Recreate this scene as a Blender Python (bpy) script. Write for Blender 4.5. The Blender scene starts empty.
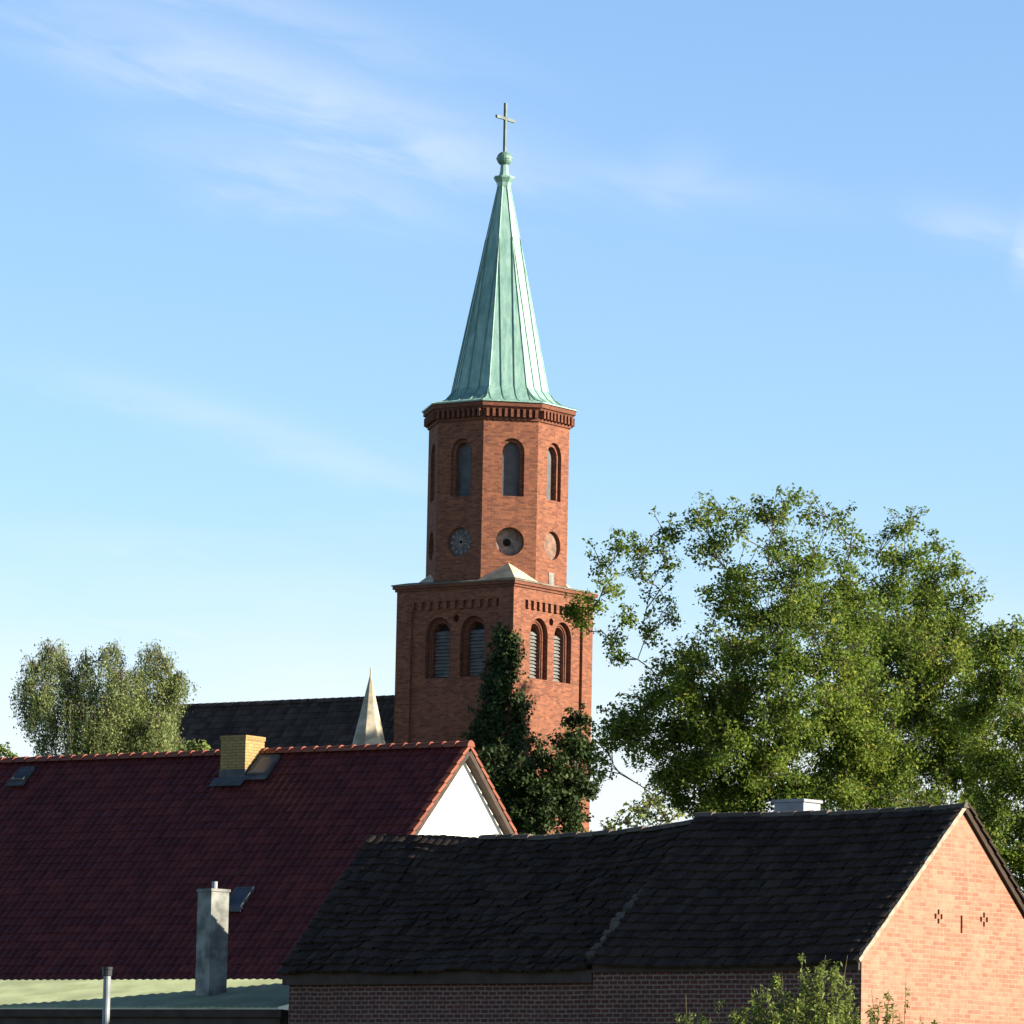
import bpy, math, random
import numpy as np
from mathutils import Vector, Matrix
from mathutils.geometry import tessellate_polygon

random.seed(7); rng = np.random.default_rng(7)
S = bpy.context.scene
COL = S.collection
R = math.radians

# ------------------------------------------------------------------ camera
F_PX, HORIZON, ROLL, CAM_Z = 5000.0, 1150.0, 0.020, 1.7
PITCH = math.atan((HORIZON - 512) / F_PX)
fw = Vector((0, math.cos(PITCH), math.sin(PITCH)))
up0 = Vector((0, -math.sin(PITCH), math.cos(PITCH)))
rt = Vector((1, 0, 0)) * math.cos(ROLL) + up0 * math.sin(ROLL)
up = up0 * math.cos(ROLL) - Vector((1, 0, 0)) * math.sin(ROLL)
CAM = Vector((0, 0, CAM_Z))
cd = bpy.data.cameras.new('camera'); cam = bpy.data.objects.new('camera', cd); COL.objects.link(cam)
cam.matrix_world = Matrix(((rt.x, up.x, -fw.x, CAM.x), (rt.y, up.y, -fw.y, CAM.y), (rt.z, up.z, -fw.z, CAM.z), (0, 0, 0, 1)))
cd.sensor_width = 36; cd.lens = 36 * F_PX / 1024; cd.clip_start = 0.5; cd.clip_end = 6000
S.camera = cam

# ------------------------------------------------------------------ light
SUN_AZ, SUN_EL = R(76), R(18.5)          # azimuth from the viewer's side towards the right
sd = Vector((math.sin(SUN_AZ) * math.cos(SUN_EL), -math.cos(SUN_AZ) * math.cos(SUN_EL), math.sin(SUN_EL)))
sl = bpy.data.lights.new('sun', 'SUN'); sl.energy = 5.0; sl.angle = R(0.5); sl.color = (1.0, 0.87, 0.68)
so = bpy.data.objects.new('sun', sl); COL.objects.link(so)
so.rotation_euler = sd.to_track_quat('Z', 'Y').to_euler(); so.location = (60, -20, 60)

W = bpy.data.worlds.new('World'); S.world = W; W.use_nodes = True
wn, wl = W.node_tree.nodes, W.node_tree.links
bg = wn['Background']; bg.inputs['Strength'].default_value = 0.070
sky = wn.new('ShaderNodeTexSky'); sky.sky_type = 'NISHITA'; sky.sun_disc = False
sky.sun_elevation = SUN_EL; sky.sun_rotation = math.pi - SUN_AZ
sky.altitude = 100; sky.air_density = 1.0; sky.dust_density = 0.4; sky.ozone_density = 2.0
tc = wn.new('ShaderNodeTexCoord')
sep = wn.new('ShaderNodeSeparateXYZ'); wl.new(tc.outputs['Generated'], sep.inputs[0])
def vm1(op, a, b=None):
    n = wn.new('ShaderNodeMath'); n.operation = op
    for i, q in enumerate((a, b)):
        if q is None: continue
        if hasattr(q, 'links'): wl.new(q, n.inputs[i])
        else: n.inputs[i].default_value = q
    return n.outputs[0]
ymax = vm1('MAXIMUM', sep.outputs['Y'], 0.05)
uu = vm1('DIVIDE', sep.outputs['X'], ymax); vv = vm1('DIVIDE', sep.outputs['Z'], ymax)
comb = wn.new('ShaderNodeCombineXYZ'); wl.new(uu, comb.inputs[0]); wl.new(vv, comb.inputs[1])
streak_sum = None
mp = wn.new('ShaderNodeMapping'); mp.inputs['Rotation'].default_value = (0, 0, R(13)); mp.inputs['Scale'].default_value = (26, 105, 1)
mpr = wn.new('ShaderNodeMapping'); mpr.inputs['Rotation'].default_value = (0, 0, R(13)); wl.new(comb.outputs[0], mpr.inputs[0])
mp.inputs['Rotation'].default_value = (0, 0, 0); wl.new(mpr.outputs[0], mp.inputs[0])
nz = wn.new('ShaderNodeTexNoise'); nz.inputs['Scale'].default_value = 1; nz.inputs['Detail'].default_value = 5; nz.inputs['Roughness'].default_value = 0.6; nz.inputs['Distortion'].default_value = 0.5
wl.new(mp.outputs[0], nz.inputs['Vector'])
nr_ = wn.new('ShaderNodeMapRange'); nr_.interpolation_type = 'SMOOTHSTEP'; nr_.inputs['From Min'].default_value = 0.30; nr_.inputs['From Max'].default_value = 0.70; nr_.inputs['To Min'].default_value = 0.35; wl.new(nz.outputs['Fac'], nr_.inputs['Value'])
nzc = vm1('SUBTRACT', nz.outputs['Fac'], 0.5)
# centre (across, up), slope, half length, half width, strength
for (u0, v0, sl_, hl, hw, amt) in ((-0.046, 0.213, -0.32, 0.056, 0.0085, 0.46), (-0.060, 0.232, -0.25, 0.05, 0.006, 0.25), (-0.046, 0.196, -0.22, 0.03, 0.008, 0.30), (0.031, 0.197, 0.2, 0.010, 0.006, 0.20), (0.030, 0.196, -0.12, 0.035, 0.004, 0.18),
                                (0.098, 0.187, -0.25, 0.018, 0.0045, 0.26), (0.103, 0.183, 0.0, 0.003, 0.007, 0.5), (-0.053, 0.143, -0.28, 0.038, 0.0045, 0.28), (-0.055, 0.102, -0.09, 0.06, 0.005, 0.40), (-0.07, 0.118, -0.05, 0.06, 0.006, 0.22), (0.02, 0.120, 0.02, 0.08, 0.01, 0.15), (0.024, 0.093, 0.0, 0.02, 0.012, 0.6), (0.022, 0.072, 0.0, 0.02, 0.012, 0.6)):
    c_, s_ = math.cos(math.atan(sl_)), math.sin(math.atan(sl_))
    du = vm1('SUBTRACT', uu, u0); dv = vm1('SUBTRACT', vv, v0)
    al = vm1('ADD', vm1('MULTIPLY', du, c_), vm1('MULTIPLY', dv, s_)); ac = vm1('SUBTRACT', vm1('MULTIPLY', dv, c_), vm1('MULTIPLY', du, s_))
    wob_ = vm1('ADD', ac, vm1('MULTIPLY', nzc, hw * 2.2))
    g1 = vm1('POWER', 2.718, vm1('MULTIPLY', vm1('POWER', vm1('ABSOLUTE', vm1('DIVIDE', wob_, hw)), 2.0), -1.0))
    g2 = vm1('POWER', 2.718, vm1('MULTIPLY', vm1('POWER', vm1('ABSOLUTE', vm1('DIVIDE', al, hl)), 2.4), -1.0))
    k_ = vm1('MULTIPLY', vm1('MULTIPLY', vm1('MULTIPLY', g1, g2), nr_.outputs[0]), amt)
    streak_sum = k_ if streak_sum is None else vm1('MAXIMUM', streak_sum, k_)
front = vm1('GREATER_THAN', sep.outputs['Y'], 0.1); streak_sum = vm1('MULTIPLY', streak_sum, front)
# low cloud bank towards the horizon
mp2 = wn.new('ShaderNodeMapping'); mp2.inputs['Scale'].default_value = (9, 5, 22)
wl.new(tc.outputs['Generated'], mp2.inputs[0])
n2 = wn.new('ShaderNodeTexNoise'); n2.inputs['Detail'].default_value = 5; n2.inputs['Scale'].default_value = 1.0
wl.new(mp2.outputs[0], n2.inputs['Vector'])
m1 = wn.new('ShaderNodeMath'); m1.operation = 'MULTIPLY_ADD'; m1.inputs[1].default_value = 0.05; wl.new(n2.outputs['Fac'], m1.inputs[0])
wl.new(sep.outputs['Z'], m1.inputs[2])
hz = wn.new('ShaderNodeMapRange'); hz.interpolation_type = 'SMOOTHSTEP'
hz.inputs['From Min'].default_value = 0.085; hz.inputs['From Max'].default_value = 0.155
hz.inputs['To Min'].default_value = 0.85; hz.inputs['To Max'].default_value = 0.0
wl.new(m1.outputs[0], hz.inputs['Value'])
side = wn.new('ShaderNodeMapRange'); side.interpolation_type = 'SMOOTHSTEP'      # bank limited to the view side to hold ambient light down
side.inputs['From Min'].default_value = 0.3; side.inputs['From Max'].default_value = 0.8; wl.new(sep.outputs['Y'], side.inputs['Value'])
hs = wn.new('ShaderNodeMath'); hs.operation = 'MULTIPLY'; wl.new(hz.outputs[0], hs.inputs[0]); wl.new(side.outputs[0], hs.inputs[1])
mx = wn.new('ShaderNodeMath'); mx.operation = 'MAXIMUM'; wl.new(hs.outputs[0], mx.inputs[0]); wl.new(streak_sum, mx.inputs[1])
mixc = wn.new('ShaderNodeMix'); mixc.data_type = 'RGBA'
tint = wn.new('ShaderNodeMix'); tint.data_type = 'RGBA'; tint.blend_type = 'MULTIPLY'; tint.inputs['Factor'].default_value = 1
tint.inputs['B'].default_value = (0.93, 1.025, 1.20, 1)
zen = wn.new('ShaderNodeMapRange'); zen.interpolation_type = 'SMOOTHSTEP'       # sky dimmed above the frame to lower ambient light on shaded faces
zen.inputs['From Min'].default_value = 0.24; zen.inputs['From Max'].default_value = 0.62
zen.inputs['To Min'].default_value = 1.0; zen.inputs['To Max'].default_value = 0.36; wl.new(sep.outputs['Z'], zen.inputs['Value'])
zs = wn.new('ShaderNodeVectorMath'); zs.operation = 'SCALE'; wl.new(sky.outputs[0], zs.inputs[0]); wl.new(zen.outputs[0], zs.inputs['Scale'])
wl.new(zs.outputs[0], tint.inputs['A'])
wl.new(mx.outputs[0], mixc.inputs['Factor']); wl.new(tint.outputs['Result'], mixc.inputs['A'])
mixc.inputs['B'].default_value = (5.2, 5.4, 5.5, 1)
wl.new(mixc.outputs['Result'], bg.inputs['Color'])
S.view_settings.view_transform = 'Standard'; S.view_settings.look = 'None'
S.view_settings.gamma = 1; S.view_settings.exposure = 1.5
S.render.engine = 'CYCLES'

# ------------------------------------------------------------------ helpers
def ray(px, py):
    return fw + rt * ((px - 512) / F_PX) + up * ((512 - py) / F_PX)
def P(px, py, Y):
    d = ray(px, py); return CAM + d * (Y / d.y)
def hit(px, py, p0, n):
    d = ray(px, py); return CAM + d * ((p0 - CAM).dot(n) / d.dot(n))
def proj(p):
    q = p - CAM; w = q.dot(fw)
    return 512 + F_PX * q.dot(rt) / w, 512 - F_PX * q.dot(up) / w
def walk_to_px(p, d, px):                      # distance s along d from p where the picture column is px
    a, b = -60.0, 60.0
    fa = proj(p + d * a)[0] - px
    for _ in range(60):
        m = (a + b) / 2; fm = proj(p + d * m)[0] - px
        if (fm > 0) == (fa > 0): a = m
        else: b = m
    return (a + b) / 2

class MB:
    def __init__(s): s.v = []; s.f = []; s.var = []
    def face(s, pts, var=None):
        i = len(s.v); s.v += [tuple(p) for p in pts]; s.f.append(tuple(range(i, i + len(pts))))
        s.var.append(random.random() if var is None else var)
    def box(s, x0, x1, y0, y1, z0, z1, M=None, var=None):
        c = [(x0,y0,z0),(x1,y0,z0),(x1,y1,z0),(x0,y1,z0),(x0,y0,z1),(x1,y0,z1),(x1,y1,z1),(x0,y1,z1)]
        if M: c = [M(*p) for p in c]
        var = random.random() if var is None else var
        for q in ((0,3,2,1),(4,5,6,7),(0,1,5,4),(1,2,6,5),(2,3,7,6),(3,0,4,7)): s.face([c[k] for k in q], var)
    def rings(s, rings, cap0=True, cap1=True, var=None):
        n = len(rings[0])
        for a, b in zip(rings, rings[1:]):
            for k in range(n): s.face([a[k], a[(k+1) % n], b[(k+1) % n], b[k]], var)
        if cap0: s.face(rings[0][::-1], var)
        if cap1: s.face(rings[-1], var)
    def tube(s, pts, rad, n=6, var=None):
        pts = [Vector(p) for p in pts]; rs = []
        for i, p in enumerate(pts):
            d = (pts[min(i+1, len(pts)-1)] - pts[max(i-1, 0)])
            d = d.normalized() if d.length > 1e-6 else Vector((0, 0, 1))
            a = d.cross(Vector((0.3, 0.9, 0.2))); a.normalize(); b = d.cross(a)
            r = rad[i] if hasattr(rad, '__len__') else rad
            rs.append([p + (a * math.cos(2*math.pi*k/n) + b * math.sin(2*math.pi*k/n)) * r for k in range(n)])
        s.rings(rs, var=var)
    def build(s, name, mat, parent=None, smooth=False):
        me = bpy.data.meshes.new(name); me.from_pydata(s.v, [], s.f)
        uv = me.uv_layers.new(name='UVMap'); at = me.attributes.new('var', 'FLOAT', 'FACE')
        at.data.foreach_set('value', s.var)
        me.update()
        Z = Vector((0, 0, 1)); data = np.zeros(len(me.loops) * 2); vs = me.vertices
        for p in me.polygons:
            n = p.normal
            if abs(n.z) > 0.995: t, b = Vector((1, 0, 0)), Vector((0, 1, 0))
            else: t = Z.cross(n).normalized(); b = n.cross(t)
            for li in p.loop_indices:
                c = vs[me.loops[li].vertex_index].co; data[2*li] = c.dot(t); data[2*li+1] = c.dot(b)
        uv.data.foreach_set('uv', data)
        if smooth:
            me.polygons.foreach_set('use_smooth', [True] * len(me.polygons))
        me.materials.append(mat)
        o = bpy.data.objects.new(name, me); COL.objects.link(o)
        if parent: o.parent = parent
        return o

def tag(o, label=None, cat=None, group=None, kind=None):
    if label: o['label'] = label
    if cat: o['category'] = cat
    if group: o['group'] = group
    if kind: o['kind'] = kind
    return o
def empty(name, loc, rz=0):
    o = bpy.data.objects.new(name, None); COL.objects.link(o); o.location = loc; o.rotation_euler = (0, 0, rz)
    o.empty_display_size = 0.5; return o
def frame(loc, rz): return Matrix.Translation(loc) @ Matrix.Rotation(rz, 4, 'Z')

# ------------------------------------------------------------------ materials
def newmat(name):
    m = bpy.data.materials.new(name); m.use_nodes = True
    return m, m.node_tree.nodes, m.node_tree.links, m.node_tree.nodes['Principled BSDF']
def rgba(c): return (c[0], c[1], c[2], 1)
def mixn(N, L, fac, a, b, mode='MIX'):
    x = N.new('ShaderNodeMix'); x.data_type = 'RGBA'; x.blend_type = mode
    for k, v in (('Factor', fac), ('A', a), ('B', b)):
        if hasattr(v, 'links'): L.new(v, x.inputs[k])
        elif k == 'Factor': x.inputs[k].default_value = v
        else: x.inputs[k].default_value = rgba(v)
    return x.outputs['Result']
def noise(N, L, vec, scale, detail=4, rough=0.55):
    n = N.new('ShaderNodeTexNoise'); n.inputs['Scale'].default_value = scale
    n.inputs['Detail'].default_value = detail; n.inputs['Roughness'].default_value = rough
    if vec: L.new(vec, n.inputs['Vector'])
    return n.outputs['Fac']
def rng_map(N, L, v, a, b, c=0.0, d=1.0):
    r = N.new('ShaderNodeMapRange'); r.interpolation_type = 'SMOOTHSTEP'
    for k, x in (('From Min', a), ('From Max', b), ('To Min', c), ('To Max', d)): r.inputs[k].default_value = x
    L.new(v, r.inputs['Value']); return r.outputs[0]

def plain(name, col, rough=0.7, metal=0.0, amount=0.25, scale=3.0, spec=0.3):
    m, N, L, B = newmat(name)
    t = N.new('ShaderNodeTexCoord')
    f = noise(N, L, t.outputs['Object'], scale, 6)
    dark = [c * (1 - amount) for c in col]; lite = [min(1, c * (1 + amount)) for c in col]
    L.new(mixn(N, L, rng_map(N, L, f, 0.3, 0.7), dark, lite), B.inputs['Base Color'])
    B.inputs['Roughness'].default_value = rough; B.inputs['Metallic'].default_value = metal
    B.inputs['Specular IOR Level'].default_value = spec
    return m

def brick(name, c1, c2, mortar, msize=0.011, bw=0.25, rh=0.077, stain=(0.1, 0.06, 0.05), stain_amt=0.35, pale=None, streak=0.45):
    m, N, L, B = newmat(name)
    uv = N.new('ShaderNodeUVMap'); uv.uv_map = 'UVMap'
    wob = N.new('ShaderNodeTexNoise'); wob.inputs['Scale'].default_value = 2.0; L.new(uv.outputs[0], wob.inputs['Vector'])
    vm = N.new('ShaderNodeVectorMath'); vm.operation = 'MULTIPLY_ADD'
    vm.inputs[1].default_value = (0.03, 0.03, 0); L.new(wob.outputs['Color'], vm.inputs[0]); L.new(uv.outputs[0], vm.inputs[2])
    b = N.new('ShaderNodeTexBrick'); L.new(vm.outputs[0], b.inputs['Vector'])
    b.inputs['Scale'].default_value = 1; b.inputs['Brick Width'].default_value = bw; b.inputs['Row Height'].default_value = rh
    b.inputs['Mortar Size'].default_value = msize; b.inputs['Mortar Smooth'].default_value = 0.3; b.inputs['Bias'].default_value = 0.0
    b.inputs['Color1'].default_value = rgba(c1); b.inputs['Color2'].default_value = rgba(c2)
    b.inputs['Mortar'].default_value = rgba(mortar)
    f1 = noise(N, L, uv.outputs[0], 0.9, 8, 0.65); f2 = noise(N, L, uv.outputs[0], 7, 4, 0.6)
    c = mixn(N, L, rng_map(N, L, f1, 0.48, 0.78, 0, stain_amt), b.outputs['Color'], stain)
    c = mixn(N, L, rng_map(N, L, f2, 0.35, 0.75, 0, 0.45), c, [x * 0.5 for x in c1])
    ms = N.new('ShaderNodeMapping'); ms.inputs['Scale'].default_value = (2.2, 0.22, 1); L.new(uv.outputs[0], ms.inputs[0])
    f4 = noise(N, L, ms.outputs[0], 1.0, 7, 0.65)
    c = mixn(N, L, rng_map(N, L, f4, 0.50, 0.72, 0, streak), c, stain)
    f5 = noise(N, L, uv.outputs[0], 2.3, 5, 0.6)
    c = mixn(N, L, rng_map(N, L, f5, 0.55, 0.7, 0, 0.35), c, [min(1, x * 1.35) for x in c1])
    if pale:
        f3 = noise(N, L, uv.outputs[0], 0.55, 9, 0.7)
        c = mixn(N, L, rng_map(N, L, f3, 0.5, 0.75, 0, 0.5), c, pale)
    L.new(c, B.inputs['Base Color'])
    bp = N.new('ShaderNodeBump'); bp.inputs['Strength'].default_value = 0.5; bp.inputs['Distance'].default_value = 0.012
    inv = N.new('ShaderNodeMath'); inv.operation = 'SUBTRACT'; inv.inputs[0].default_value = 1; L.new(b.outputs['Fac'], inv.inputs[1])
    ad = N.new('ShaderNodeMath'); ad.operation = 'MULTIPLY_ADD'; ad.inputs[1].default_value = 0.6
    L.new(f2, ad.inputs[0]); L.new(inv.outputs[0], ad.inputs[2])
    L.new(ad.outputs[0], bp.inputs['Height']); L.new(bp.outputs[0], B.inputs['Normal'])
    B.inputs['Roughness'].default_value = 0.9; B.inputs['Specular IOR Level'].default_value = 0.15
    return m

def tilemat(name, c_dark, c_lite, rough=0.6, lichen=None, lich_amt=0.4, spec=0.3):
    m, N, L, B = newmat(name)
    a = N.new('ShaderNodeAttribute'); a.attribute_name = 'var'
    t = N.new('ShaderNodeTexCoord')
    c = mixn(N, L, a.outputs['Fac'], c_dark, c_lite)
    f = noise(N, L, t.outputs['Object'], 0.8, 8, 0.7)
    c = mixn(N, L, rng_map(N, L, f, 0.45, 0.75, 0, 0.6), c, [x * 0.5 for x in c_dark])
    if lichen:
        f2 = noise(N, L, t.outputs['Object'], 9, 6, 0.7)
        c = mixn(N, L, rng_map(N, L, f2, 0.58, 0.72, 0, lich_amt), c, lichen)
    L.new(c, B.inputs['Base Color']); B.inputs['Roughness'].default_value = rough
    B.inputs['Specular IOR Level'].default_value = spec
    return m

def leafmat(name, dark, lite, yellow, transl=0.35, ycut=0.9):
    m, N, L, B = newmat(name)
    a = N.new('ShaderNodeAttribute'); a.attribute_name = 'var'
    rp = N.new('ShaderNodeValToRGB'); L.new(a.outputs['Fac'], rp.inputs[0])
    rp.color_ramp.elements[0].color = rgba(dark); rp.color_ramp.elements[1].color = rgba(yellow)
    rp.color_ramp.elements[1].position = 1.0
    e = rp.color_ramp.elements.new(ycut - 0.15); e.color = rgba(lite)
    L.new(rp.outputs[0], B.inputs['Base Color'])
    B.inputs['Roughness'].default_value = 0.6; B.inputs['Specular IOR Level'].default_value = 0.2
    tr = N.new('ShaderNodeBsdfTranslucent'); L.new(rp.outputs[0], tr.inputs['Color'])
    mx = N.new('ShaderNodeMixShader'); mx.inputs[0].default_value = transl
    L.new(B.outputs[0], mx.inputs[1]); L.new(tr.outputs[0], mx.inputs[2])
    L.new(mx.outputs[0], N['Material Output'].inputs['Surface'])
    return m

def coppermat():
    m, N, L, B = newmat('copper_patina')
    t = N.new('ShaderNodeTexCoord'); mp = N.new('ShaderNodeMapping'); mp.inputs['Scale'].default_value = (3.5, 3.5, 0.35)
    L.new(t.outputs['Object'], mp.inputs[0])
    f = noise(N, L, mp.outputs[0], 1.6, 8, 0.65); f2 = noise(N, L, t.outputs['Object'], 1.1, 6, 0.6)
    c = mixn(N, L, rng_map(N, L, f, 0.3, 0.7), (0.13, 0.27, 0.235), (0.27, 0.44, 0.395))
    c = mixn(N, L, rng_map(N, L, f2, 0.5, 0.75, 0, 0.5), c, (0.11, 0.20, 0.18))
    mq = N.new('ShaderNodeMapping'); mq.inputs['Scale'].default_value = (9, 9, 0.5); L.new(t.outputs['Object'], mq.inputs[0])
    c = mixn(N, L, rng_map(N, L, noise(N, L, mq.outputs[0], 1.0, 6, 0.7), 0.55, 0.75, 0, 0.38), c, (0.10, 0.15, 0.13))
    L.new(c, B.inputs['Base Color']); B.inputs['Roughness'].default_value = 0.5; B.inputs['Metallic'].default_value = 0.15
    B.inputs['Specular IOR Level'].default_value = 0.5
    return m

M = {}
M['tower'] = brick('tower_brick', (0.26, 0.100, 0.056), (0.115, 0.042, 0.030), (0.18, 0.11, 0.08), 0.009, stain=(0.10, 0.045, 0.033), stain_amt=0.5)
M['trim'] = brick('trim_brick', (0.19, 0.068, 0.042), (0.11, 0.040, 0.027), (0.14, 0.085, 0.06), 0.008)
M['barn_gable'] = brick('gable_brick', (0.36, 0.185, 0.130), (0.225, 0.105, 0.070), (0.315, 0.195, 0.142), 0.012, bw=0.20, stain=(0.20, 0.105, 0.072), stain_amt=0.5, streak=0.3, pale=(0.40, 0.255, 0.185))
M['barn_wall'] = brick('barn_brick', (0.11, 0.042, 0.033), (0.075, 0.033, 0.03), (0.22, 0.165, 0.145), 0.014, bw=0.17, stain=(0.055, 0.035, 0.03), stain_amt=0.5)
M['yellow_brick'] = brick('yellow_brick', (0.36, 0.25, 0.10), (0.30, 0.205, 0.075), (0.18, 0.14, 0.085), 0.014, stain=(0.25, 0.18, 0.09))
M['stone'] = plain('pale_stone', (0.42, 0.37, 0.26), 0.85, amount=0.3, scale=1.5)
M['coping'] = plain('lead_coping', (0.16, 0.135, 0.11), 0.85, amount=0.4, scale=1.5)
M['turret'] = plain('weathered_zinc', (0.36, 0.325, 0.245), 0.75, amount=0.35, scale=1.6)
M['copper'] = coppermat()
M['copper_dark'] = plain('dark_copper', (0.13, 0.24, 0.20), 0.55, 0.2, 0.3, 4)
M['dark_metal'] = plain('dark_metal', (0.03, 0.035, 0.04), 0.5, 0.3)
M['grey_metal'] = plain('grey_metal', (0.20, 0.23, 0.25), 0.6, 0.3)
M['cross'] = plain('weathered_cross_metal', (0.13, 0.17, 0.165), 0.7, 0.1)
M['lead'] = plain('lead_flashing', (0.075, 0.08, 0.088), 0.7, 0.1)
M['louvre'] = plain('weathered_louvre_wood', (0.14, 0.14, 0.14), 0.8)
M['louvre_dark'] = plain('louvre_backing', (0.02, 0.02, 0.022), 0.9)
M['clock'] = plain('clock_dial_paint', (0.23, 0.19, 0.165), 0.7, amount=0.4, scale=5)
M['clock_red'] = plain('clock_dial_rust', (0.17, 0.105, 0.08), 0.8, amount=0.35, scale=4)
M['clock_grey'] = plain('clock_dial_grey', (0.10, 0.095, 0.10), 0.7, amount=0.3, scale=5)
M['glass'] = plain('dusty_window_glass', (0.05, 0.06, 0.075), 0.3, amount=0.4, scale=1.4, spec=0.2)
M['shutter'] = plain('grey_window_shutter', (0.075, 0.08, 0.09), 0.6, amount=0.25, scale=2.5)
M['white_frame'] = plain('pale_jamb_board', (0.70, 0.66, 0.58), 0.8)
M['nave_tile'] = tilemat('nave_tiles', (0.030, 0.021, 0.017), (0.075, 0.053, 0.042), 0.8, (0.09, 0.085, 0.065), 0.4)
M['red_tile'] = tilemat('red_roof_tiles', (0.066, 0.012, 0.011), (0.120, 0.023, 0.019), 0.45, spec=0.3)
M['ridge_tile'] = tilemat('ridge_tiles', (0.15, 0.036, 0.018), (0.22, 0.062, 0.030), 0.55)
M['barn_tile'] = tilemat('old_barn_tiles', (0.024, 0.016, 0.013), (0.052, 0.037, 0.029), 0.85, (0.11, 0.10, 0.08), 0.5, spec=0.15)
M['barn_ridge'] = tilemat('old_ridge_tiles', (0.06, 0.05, 0.042), (0.12, 0.10, 0.08), 0.85, (0.2, 0.19, 0.16), 0.5)
M['mortar'] = plain('verge_mortar', (0.28, 0.23, 0.18), 0.9, amount=0.3, scale=8)
M['stucco'] = plain('white_render', (0.80, 0.79, 0.76), 0.9, amount=0.05, scale=2)
M['soffit'] = plain('verge_board', (0.05, 0.035, 0.028), 0.8)
M['concrete'] = plain('grey_concrete', (0.18, 0.19, 0.18), 0.9, amount=0.45, scale=3.5)
M['chim_grey'] = plain('zinc_clad_chimney', (0.22, 0.23, 0.26), 0.55, 0.2, 0.2, 4)
M['green_roof'] = plain('green_corrugated_sheet', (0.27, 0.32, 0.19), 0.6, amount=0.2, scale=1.2)
M['shed_wall'] = plain('old_shed_boards', (0.07, 0.055, 0.045), 0.9)
M['wood_dark'] = plain('eave_timber', (0.055, 0.04, 0.035), 0.9)
M['black'] = plain('dark_opening', (0.008, 0.007, 0.007), 1.0)
M['bark'] = plain('oak_bark', (0.10, 0.08, 0.06), 0.95, amount=0.4, scale=6)
M['birch_bark'] = plain('birch_bark', (0.50, 0.47, 0.42), 0.85, amount=0.4, scale=5)
M['oak_leaf'] = leafmat('oak_leaves', (0.040, 0.082, 0.015), (0.18, 0.26, 0.037), (0.34, 0.33, 0.058), 0.48, 0.86)
M['birch_leaf'] = leafmat('birch_leaves', (0.12, 0.17, 0.055), (0.25, 0.31, 0.115), (0.36, 0.38, 0.15), 0.4, 0.85)
M['ivy_leaf'] = leafmat('ivy_leaves', (0.011, 0.024, 0.007), (0.034, 0.062, 0.014), (0.14, 0.14, 0.035), 0.2, 0.97)
M['shrub_leaf'] = leafmat('shrub_leaves', (0.09, 0.14, 0.03), (0.21, 0.265, 0.065), (0.34, 0.35, 0.11), 0.4, 0.85)
M['twig'] = plain('green_twig', (0.14, 0.13, 0.06), 0.9)
gm, N, L, B = newmat('meadow_grass')
t = N.new('ShaderNodeTexCoord'); f = noise(N, L, t.outputs['Object'], 0.08, 8, 0.7)
L.new(mixn(N, L, rng_map(N, L, f, 0.35, 0.65), (0.035, 0.055, 0.016), (0.075, 0.085, 0.03)), B.inputs['Base Color']); B.inputs['Roughness'].default_value = 1
M['ground'] = gm

# ------------------------------------------------------------------ ground
g = MB(); g.face([(-2500, -300, 0), (2500, -300, 0), (2500, 4000, 0), (-2500, 4000, 0)])
tag(g.build('ground', M['ground']), kind='structure')

# ------------------------------------------------------------------ roof tiles
def tile_field(mb, pt, u0, u1, vlen, tw, gauge, wave, step, jit=0.0, segs=5, skip=None, sag=None):
    """pt(u, v, h): u along the eave, v down the slope from the ridge, h outwards."""
    nc = max(1, round((u1 - u0) / tw)); nr = max(1, round(vlen / gauge)); tw = (u1 - u0) / nc; gauge = vlen / nr
    for r in range(nr):
        off = (random.random() - .5) * 2 * jit * 0.5
        for c in range(nc):
            ua, ub = u0 + c * tw, u0 + (c + 1) * tw
            va = r * gauge - 0.03; vb = (r + 1) * gauge + 0.02
            j1 = (random.random() - .5) * jit; j2 = (random.random() - .5) * jit; jv = off + (random.random() - .5) * jit * 1.2
            var = random.random()
            top, bot, low = [], [], []
            for k in range(segs + 1):
                q = k / segs; w = wave * (0.5 - 0.5 * math.cos(2 * math.pi * q)) if wave else 0
                u = ua + q * (ub - ua)
                top.append(pt(u, va, w + 0.004 + j1 * 0.3)); bot.append(pt(u, vb + jv, w + step + max(0, j2 + (q - .5) * j1)))
                low.append(pt(u, vb + jv - 0.004, w - 0.01))
            for k in range(segs):
                mb.face([top[k], bot[k], bot[k+1], top[k+1]], var); mb.face([bot[k], low[k], low[k+1], bot[k+1]], var)

def ridge_caps(mb, pts_fn, u0, u1, length, r0, r1, n=6, flat=1.0, jit=0.0):
    cnt = round((u1 - u0) / length); d = (u1 - u0) / cnt
    for i in range(cnt):
        a, b = u0 + i * d, u0 + (i + 1) * d + 0.05; var = random.random(); j = (random.random() - .5) * jit
        ra, rb = [], []
        for k in range(n + 1):
            th = math.pi * k / n
            ra.append(pts_fn(a, math.cos(th) * r0, math.sin(th) * r0 * flat + j)); rb.append(pts_fn(b, math.cos(th) * r1, math.sin(th) * r1 * flat + j))
        for k in range(n): mb.face([ra[k], rb[k], rb[k+1], ra[k+1]], var)
        mb.face(ra, var); mb.face(rb[::-1], var)

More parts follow.
